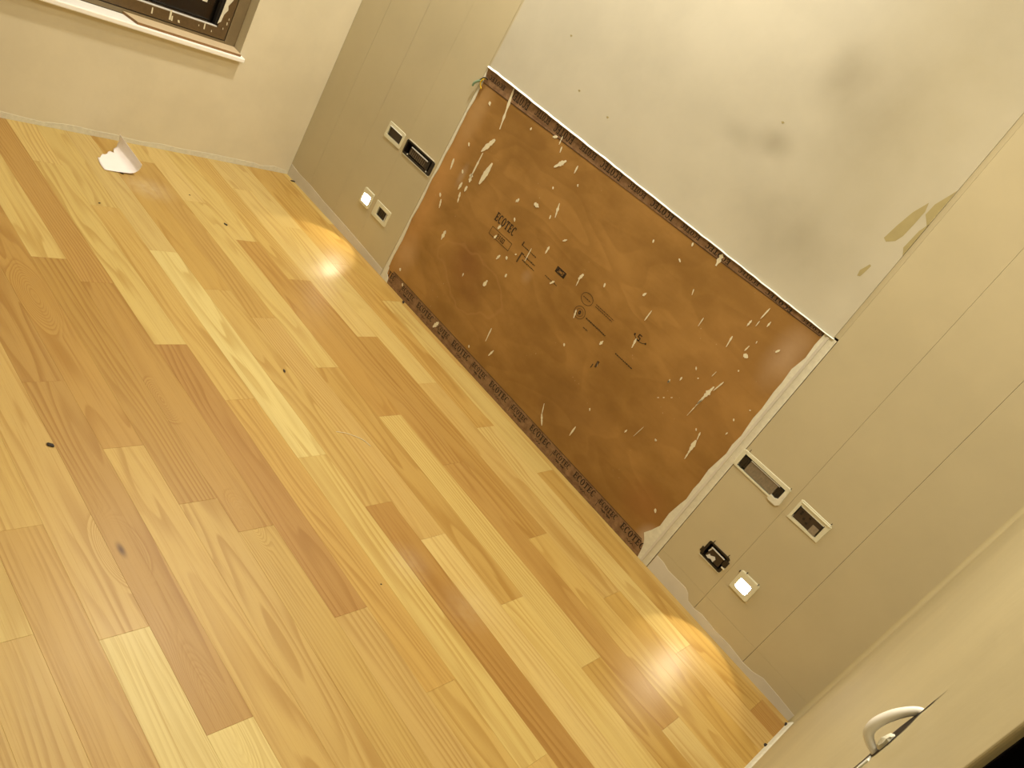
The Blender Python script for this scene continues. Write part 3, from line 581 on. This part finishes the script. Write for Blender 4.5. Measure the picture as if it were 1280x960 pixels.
def wbox(h, outer, seed, label, black=False, name='wiring_box', inner=None):
    t = empty(name, (0, 0, 0)); tag(t, label, 'socket box', 'open wiring boxes in the wall panels')
    cavity(h, M['black'] if black else M['cream'], t)
    inn = inner or (h[0] + .002, h[1] - .002, h[2] + .002, h[3] - .002)
    collar('surround', ring_poly(*outer, 0.006, seed, 0.0020), ring_poly(*inn, 0.002, seed, 0.0), -0.0032, 0.001, M['black'] if black else M['cream'], t)
    return t
# four-module strip box by the plywood
t = wbox(H['long'], (2.648, 2.8465, 0.5145, 0.584), 1, 'long cream-rimmed wiring box with grey ribbed insert beside the near plywood edge', inner=(2.662, 2.832, 0.5205, 0.570))
m = box('insert', 2.689, 2.806, 0.003, 0.02, 0.5215, 0.562, M['greymod'], t, 0.001)
for i in range(11): box('rib', 2.694 + i * .0102, 2.6965 + i * .0102, 0.0012, 0.0035, 0.5225, 0.5605, M['greymod'], m)
for (a, b) in ((2.663, 2.688), (2.807, 2.831)):
    e = box('end_block', a, b, 0.001, 0.02, 0.528, 0.563, M['black'], t, 0.0012)
    box('terminal', a + .008, b - .008, -0.001, 0.002, 0.524, 0.567, M['black'], e, 0.0008)
box('metal_rail', 2.690, 2.812, -0.0005, 0.004, 0.5635, 0.5668, M['silver'], t)
prism('plaster_chunk', [(2.803, 0.512), (2.812, 0.508), (2.84, 0.509), (2.848, 0.520), (2.846, 0.560), (2.840, 0.566), (2.833, 0.560), (2.832, 0.532), (2.822, 0.526), (2.806, 0.528)], -0.0058, 0.0, M['plaster'], t)
tube('screw_lug', [(2.667, 0.0, 0.584), (2.667, -0.004, 0.588), (2.6675, -0.003, 0.594)], 0.0011, M['crumb'], t); tube('screw_lug', [(2.842, 0.0, 0.583), (2.842, -0.004, 0.588), (2.8425, -0.003, 0.590)], 0.0011, M['crumb'], t)
# three-module box next to it
t = wbox(H['three'], (2.886, 3.007, 0.510, 0.588), 2, 'cream-rimmed wiring box with a dark socket insert, between the long box and the room corner', inner=(2.897, 2.992, 0.518, 0.571))
m = box('insert', 2.900, 2.989, 0.002, 0.02, 0.5195, 0.5655, M['module'], t, 0.001)
box('grey_insert', 2.962, 2.987, 0.0002, 0.0025, 0.520, 0.548, M['greymod'], t, 0.0006)
for (x, z) in ((2.914, .548), (2.914, .556), (2.930, .541), (2.944, .556), (2.944, .535)):
    bm = bmesh.new(); bmesh.ops.create_cone(bm, cap_ends=True, segments=12, radius1=0.0045, radius2=0.0045, depth=0.0012, matrix=Matrix.Translation((x, 0.0016, z)) @ Matrix.Rotation(math.pi / 2, 4, 'X')); bm_obj('pin_hole', bm, M['black'], m)
box('end_block', 2.986, 2.991, 0.000, 0.015, 0.528, 0.567, M['black'], t); box('metal_rail', 2.899, 2.989, -0.001, 0.004, 0.5665, 0.5705, M['bead'], t)
box('upper_rim', 2.893, 3.004, -0.0062, 0.0, 0.578, 0.5825, M['cream'], t, 0.0012)
tube('screw_lug', [(3.001, 0.0, 0.589), (3.001, -0.004, 0.592), (3.0015, -0.003, 0.595)], 0.0012, M['crumb'], t)
# black-framed box
t = wbox(H['black'], (2.758, 2.851, 0.193, 0.258), 3, 'black-rimmed wiring box with a torn white sticker, low on the near beige panel', black=True)
m = box('insert', 2.777, 2.835, 0.002, 0.02, 0.201, 0.238, M['module'], t, 0.001)
box('metal_rail', 2.778, 2.836, -0.0035, 0.0, 0.2405, 0.2438, M['silver'], t)
prism('torn_sticker', [(2.780, .203), (2.786, .217), (2.792, .214), (2.806, .223), (2.813, .216), (2.811, .202), (2.800, .206), (2.790, .200)], 0.0005, 0.0025, M['silver'], m)
prism('torn_sticker', [(2.775, .223), (2.779, .223), (2.783, .238), (2.779, .239)], -0.0005, 0.0025, M['silver'], m)
box('cross_lug', 2.752, 2.762, -0.004, 0.0, 0.203, 0.222, M['black'], t, 0.001); box('cross_lug', 2.838, 2.856, -0.004, 0.0, 0.222, 0.246, M['black'], t, 0.001)
box('plaster_lip', 2.759, 2.850, -0.0028, 0.0, 0.1885, 0.1925, M['plaster'], t, 0.001); box('plaster_notch', 2.843, 2.857, -0.0046, 0.0, 0.213, 0.2185, M['plaster'], t, 0.001)
for x in (2.772, 2.838): tube('screw_lug', [(x, 0.0, 0.258), (x, -0.005, 0.263), (x + .001, -0.004, 0.270)], 0.0013, M['crumb'], t)
# the two lit step lights
def steplight(h, outer, lamp, seed, label):
    t = empty('step_light', (0, 0, 0)); tag(t, label, 'wall light', 'lit step lights low in the wall')
    collar('surround', ring_poly(*outer, 0.006, seed, 0.001), ring_poly(*lamp, 0.006, seed, 0.0), -0.0055, 0.001, M['cream'], t)
    l = bpy.data.lights.new('step_lamp', 'SPOT'); l.energy = 2.4; l.spot_size = math.radians(74); l.spot_blend = 0.3; l.shadow_soft_size = 0.006; l.color = (1.0, 0.88, 0.62)
    lo = bpy.data.objects.new('step_lamp', l); cx = (lamp[0] + lamp[1]) / 2; lo.location = (cx, -0.010, 0.218); lo.rotation_euler = Vector((0.05, -0.17, -0.218)).to_track_quat('-Z', 'Y').to_euler(); COL.objects.link(lo)
    p = prism('diffuser', ring_poly(*lamp, 0.006, seed, 0.0), 0.006, 0.010, M['lamp'], t)
    return t
t = steplight(H['lit'], (2.900, 2.977, 0.188, 0.266), (2.914, 2.960, 0.203, 0.242), 4, 'lit square step light nearest the bare room corner, below the socket boxes')
for (x, z) in ((2.896, .256), (2.918, .270), (2.968, .268)): tube('screw_lug', [(x, 0.0, z - .006), (x, -0.005, z - .002), (x + .001, -0.004, z + .003)], 0.0016, M['crumb'], t)
steplight(H['C'], (0.546, 0.620, 0.190, 0.268), (0.556, 0.610, 0.202, 0.244), 5, 'lit square step light in the panels beside the window wall')
# upper pair by the window wall
t = wbox(H['A'], (0.505, 0.629, 0.509, 0.584), 6, 'small cream-rimmed wiring box with dark insert, upper pair next to the window wall', inner=(0.519, 0.617, 0.526, 0.566))
box('insert', 0.521, 0.612, 0.005, 0.02, 0.5265, 0.5655, M['module'], t, 0.001); box('end_block', 0.607, 0.616, 0.001, 0.012, 0.528, 0.566, M['black'], t); box('metal_rail', 0.52, 0.61, -0.0045, 0.0, 0.5665, 0.5705, M['bead'], t)
t = wbox(H['B'], (0.652, 0.861, 0.514, 0.578), 7, 'long black-rimmed wiring box touching the far plywood edge', black=True)
box('insert', 0.690, 0.820, 0.001, 0.02, 0.526, 0.557, M['module'], t, 0.001)
for i in range(9): box('rib', 0.700 + i * .0125, 0.7015 + i * .0125, -0.0005, 0.0015, 0.528, 0.555, M['greymod'], t.children[-1])
box('metal_rail', 0.697, 0.818, -0.0045, -0.001, 0.5595, 0.5635, M['silver'], t); box('end_block', 0.822, 0.836, -0.004, 0.01, 0.524, 0.568, M['black'], t, 0.001)
box('plaster_lip', 0.662, 0.850, -0.0034, 0.0, 0.5795, 0.5835, M['plaster'], t, 0.001); box('plaster_lip', 0.66, 0.86, -0.0030, 0.0, 0.509, 0.5125, M['plaster'], t, 0.001)
for (x, z) in ((0.690, .5225), (0.834, .5225)): box('screw', x - .003, x + .003, -0.0048, -0.002, z - .003, z + .003, M['silver'], t, 0.001)
# lower one
t = wbox(H['D'], (0.650, 0.764, 0.185, 0.264), 8, 'small cream-rimmed wiring box beside the far step light', inner=(0.679, 0.747, 0.204, 0.245))
m = box('insert', 0.681, 0.736, 0.004, 0.02, 0.205, 0.244, M['module'], t, 0.001)
for i in range(4): box('rib', 0.686 + i * .0125, 0.690 + i * .0125, 0.002, 0.0045, 0.206, 0.243, M['black'], m)
box('metal_rail', 0.738, 0.7415, -0.001, 0.01, 0.205, 0.243, M['silver'], t); box('end_block', 0.7425, 0.7465, 0.0, 0.01, 0.205, 0.244, M['black'], t)

# ------------------------------------------------------------------ window
win = empty('window_1', (0, 0, 0)); tag(win, kind='structure')
X0 = -0.055
def wb(name, y0, y1, z0, z1, xa, xb, mat, parent=win, bev=0.001): return box(name, xa, xb, -y1, -y0, z0, z1, mat, parent, bev)
wb('sill', 0.462, 1.63, 0.484, 0.5045, -0.055, 0.033, M['stone'], win, 0.004)
for a in ((0.4755, 0.527, 0.505, 1.949), (1.575, 1.6195, 0.505, 1.949)): wb('window_frame', a[0], a[1], a[2], a[3], -0.115, X0, M['taupe'])
wb('window_frame', 0.527, 1.575, 0.505, 0.5245, -0.115, X0, M['taupe']); wb('window_frame', 0.527, 1.575, 1.90, 1.949, -0.115, X0, M['taupe'])
wb('gasket', 0.5275, 1.5745, 0.5245, 0.5285, -0.10, -0.059, M['rubber'], win, 0); wb('gasket', 0.5275, 0.5315, 0.5285, 1.90, -0.10, -0.059, M['rubber'], win, 0)
s = wb('sash', 0.532, 1.57, 0.529, 0.572, -0.105, -0.053, M['sash']); wb('sash', 0.532, 0.580, 0.572, 1.895, -0.105, -0.053, M['sash']); wb('sash', 1.525, 1.57, 0.572, 1.895, -0.105, -0.053, M['sash']); wb('sash', 0.580, 1.525, 1.85, 1.895, -0.105, -0.053, M['sash'])
wb('glazing_bead', 0.583, 1.52, 0.5722, 0.5765, -0.066, -0.0535, M['silver'], win, 0.0005)
wb('glazing_bead', 0.5802, 0.592, 0.577, 1.85, -0.085, -0.062, M['rubber'], win, 0.0005)
wb('glass_pane', 0.580, 1.525, 0.572, 1.85, -0.092, -0.086, M['glass'], win, 0)
wb('roller_shutter', 0.50, 1.60, 0.50, 1.94, -0.119, -0.1155, flat('dark_shutter', (0.02, 0.016, 0.012, 1), 0.7, 0.3, 12), win, 0)
wb('tape_strip', 0.640, 0.662, 0.648, 0.74, -0.0858, -0.0852, M['plaster'], win, 0)
def ypoly(name, pts, x0, x1, mat, parent):
    bm = bmesh.new(); a = [bm.verts.new((x0, -y, z)) for y, z in pts]; b = [bm.verts.new((x1, -y, z)) for y, z in pts]; bm.faces.new(a); bm.faces.new(b[::-1])
    for i in range(len(a)): bm.faces.new((a[i], b[i], b[(i + 1) % len(a)], a[(i + 1) % len(a)]))
    return bm_obj(name, bm, mat, parent)
ypoly('paint_flake', [(0.586, 0.588), (0.574, 0.60), (0.571, 0.632), (0.560, 0.655), (0.566, 0.672), (0.553, 0.70), (0.558, 0.80), (0.578, 0.82), (0.582, 0.70), (0.583, 0.64)], -0.0528, -0.0535, M['plaster'], win)
for (y, z, dy, dz) in ((0.86, .553, .004, .012), (0.785, .560, .006, .02), (0.775, .548, .004, .01), (0.745, .545, .006, .005), (0.635, .560, .004, .012), (0.60, .55, .002, .004), (0.66, .556, .002, .003), (0.545, .60, .003, .006), (0.555, .575, .002, .004), (0.543, .62, .002, .004)):
    ypoly('paint_fleck', [(y - dy, z - dz), (y + dy * .4, z - dz), (y + dy, z + dz), (y - dy * .2, z + dz)], -0.0524, -0.0532, M['splat'], win)
# thin board lying on the sill
bo = empty('board_offcut', (0, 0, 0)); tag(bo, 'thin pale board with brown edges lying on the white window sill', 'board')
bm = bmesh.new(); pts = [(0.0215, -0.481), (0.0215, -0.937), (-0.0545, -0.965), (-0.0545, -0.4765)]
a = [bm.verts.new((x, y, 0.5048)) for x, y in pts]; b = [bm.verts.new((x, y, 0.5142)) for x, y in pts]
for i in range(4): bm.faces.new((a[i], a[(i + 1) % 4], b[(i + 1) % 4], b[i]))
bm.faces.new(a[::-1]); bm_obj('board_edge', bm, M['darkedge'], bo)
bm = bmesh.new(); c = [bm.verts.new((x, y, 0.5142)) for x, y in pts]; d = [bm.verts.new((x, y, 0.5150)) for x, y in pts]
bm.faces.new(c); bm.faces.new(d[::-1])
for i in range(4): bm.faces.new((c[i], c[(i + 1) % 4], d[(i + 1) % 4], d[i]))
bm_obj('board_face', bm, M['boardlet'], bo)

# ------------------------------------------------------------------ curled paper on the floor
NU, NV = 22, 18; vs = []
for i in range(NU + 1):
    for j in range(NV + 1):
        u, v = i / NU, j / NV
        x0 = 0.075 + 0.12 * (1 - v) ** 1.6 if True else 0
        x0 += 0.008 * math.sin(v * 31) * (1 - v) + (0.014 if 0.42 < v < 0.50 else 0)
        x1 = 0.288 - 0.0 * (1 - v) ** 2 + 0.015 * v
        x = x0 + (x1 - x0) * u
        if v < 0.45: y = 1.017 - 0.085 * v / 0.45; z = 0.003 + 0.006 * (v / 0.45) ** 2
        else:
            t = (v - 0.45) / 0.55; y = 0.932 - 0.034 * math.sin(t * 1.9); z = 0.009 + 0.056 * (1 - math.cos(t * 1.7)) / 1.13
        y += 0.010 * math.sin(u * 2.2) * (1 - v)
        z *= 1.0 - 0.10 * u
        vs.append((x, -y, z))
fs = [(i * (NV + 1) + j, (i + 1) * (NV + 1) + j, (i + 1) * (NV + 1) + j + 1, i * (NV + 1) + j + 1) for i in range(NU) for j in range(NV)]
p = mesh_obj('paper_scrap', vs, fs, M['paper'], None, True); md = p.modifiers.new('thickness', 'SOLIDIFY'); md.thickness = 0.0008
tag(p, 'torn curled scrap of pale pink paper on the floor under the window', 'paper')

# ------------------------------------------------------------------ crumbs on the floor
def crumb(x, y, s, label, seed, mat=None, z=0.0):
    q = random.Random(seed); bm = bmesh.new(); bmesh.ops.create_icosphere(bm, subdivisions=1, radius=s, matrix=Matrix.Translation((x, y, z + s * 0.35)) @ Matrix.Rotation(q.uniform(0, 3), 4, 'Z') @ Matrix.Diagonal((q.uniform(1.2, 1.9), q.uniform(.6, 1), 0.35, 1)))
    for v in bm.verts: v.co += Vector((q.uniform(-.2, .2), q.uniform(-.2, .2), 0)) * s
    for v in bm.verts: v.co.z = max(v.co.z, z + 0.0003)
    return tag(bm_obj('crumb', bm, mat or M['crumb'], None), label, 'debris', 'dark crumbs on the floor')
crumb(0.593, -0.650, 0.0065, 'small black crumb on pale planks between the paper and the window-wall corner', 1)
crumb(1.521, -0.900, 0.0055, 'small black crumb alone in the middle of the floor', 2)
crumb(1.768, -1.719, 0.0075, 'black crumb on the knotty planks farthest from the plywood', 3)
crumb(0.386, -0.713, 0.0035, 'tiny brown crumb just in front of the curled paper', 4)
crumb(0.555, -1.146, 0.0035, 'tiny brown crumb on the planks under the window, away from the paper', 5)
crumb(1.079, -0.012, 0.0085, 'dark crumb at the foot of the plywood', 6)
crumb(2.40, -1.10, 0.0025, 'tiny brown speck near the middle of the near planks', 7)
crumb(0.292, -0.962, 0.007, 'dark crumb touching the curled paper', 8)
crumb(0.075, -0.012, 0.010, 'dark crumb in the corner of the window wall', 9)
crumb(3.318, -0.030, 0.0075, 'dark crumb in the near corner below the beige panels', 10)
crumb(3.318, -0.20, 0.0065, 'dark crumb at the foot of the near wall', 11)
tag(tube('thread', [(1.825, -0.878, 0.0012), (1.835, -0.85, 0.002), (1.85, -0.825, 0.0015), (1.875, -0.80, 0.002), (1.905, -0.788, 0.0012)], 0.0009, M['splat']), 'thin pale curved thread lying on the floor', 'thread')

# ------------------------------------------------------------------ conduit loop and crack in the near wall
c = empty('conduit_loop', (0, 0, 0)); tag(c, 'white bent pipe loop sticking out of a crack in the near wall', 'pipe')
tube('pipe', [(3.345, -1.776, 1.152), (3.333, -1.777, 1.151), (3.326, -1.780, 1.145), (3.318, -1.785, 1.131), (3.3135, -1.790, 1.114), (3.3165, -1.793, 1.102), (3.330, -1.795, 1.096), (3.345, -1.795, 1.096)], 0.0044, M['white'], c, (0.6, .65, .95, 1.1, 1.15, 1.1, .9, .9))
bm = bmesh.new(); bmesh.ops.create_icosphere(bm, subdivisions=2, radius=0.009, matrix=Matrix.Translation((3.3285, -1.800, 1.113)) @ Matrix.Diagonal((0.5, 0.8, 1.2, 1)))
q = random.Random(5)
for v in bm.verts: v.co += Vector((q.uniform(-1, 1), q.uniform(-1, 1), q.uniform(-1, 1))) * 0.0012
bm_obj('plaster_lump', bm, M['plaster'], c)
bm = bmesh.new()
crk = [(1.05, .0012), (1.075, .003), (1.09, .012), (1.10, .022), (1.12, .024), (1.14, .016), (1.152, .003), (1.165, .0035), (1.172, .0015), (1.185, .0004)]
a = [bm.verts.new((3.3296, -1.786 - wv, z)) for z, wv in crk]; b = [bm.verts.new((3.3296, -1.786 + wv * .6, z)) for z, wv in crk]
for i in range(len(crk) - 1): bm.faces.new((a[i], b[i], b[i + 1], a[i + 1]))
bm_obj('wall_crack', bm, M['crumb'], right)
bm = bmesh.new(); box_bm(bm, 3.3285, 3.3305, -1.812, -1.802, 1.078, 1.094, 0.0006); bm_obj('plaster_chip', bm, M['bead'], right)
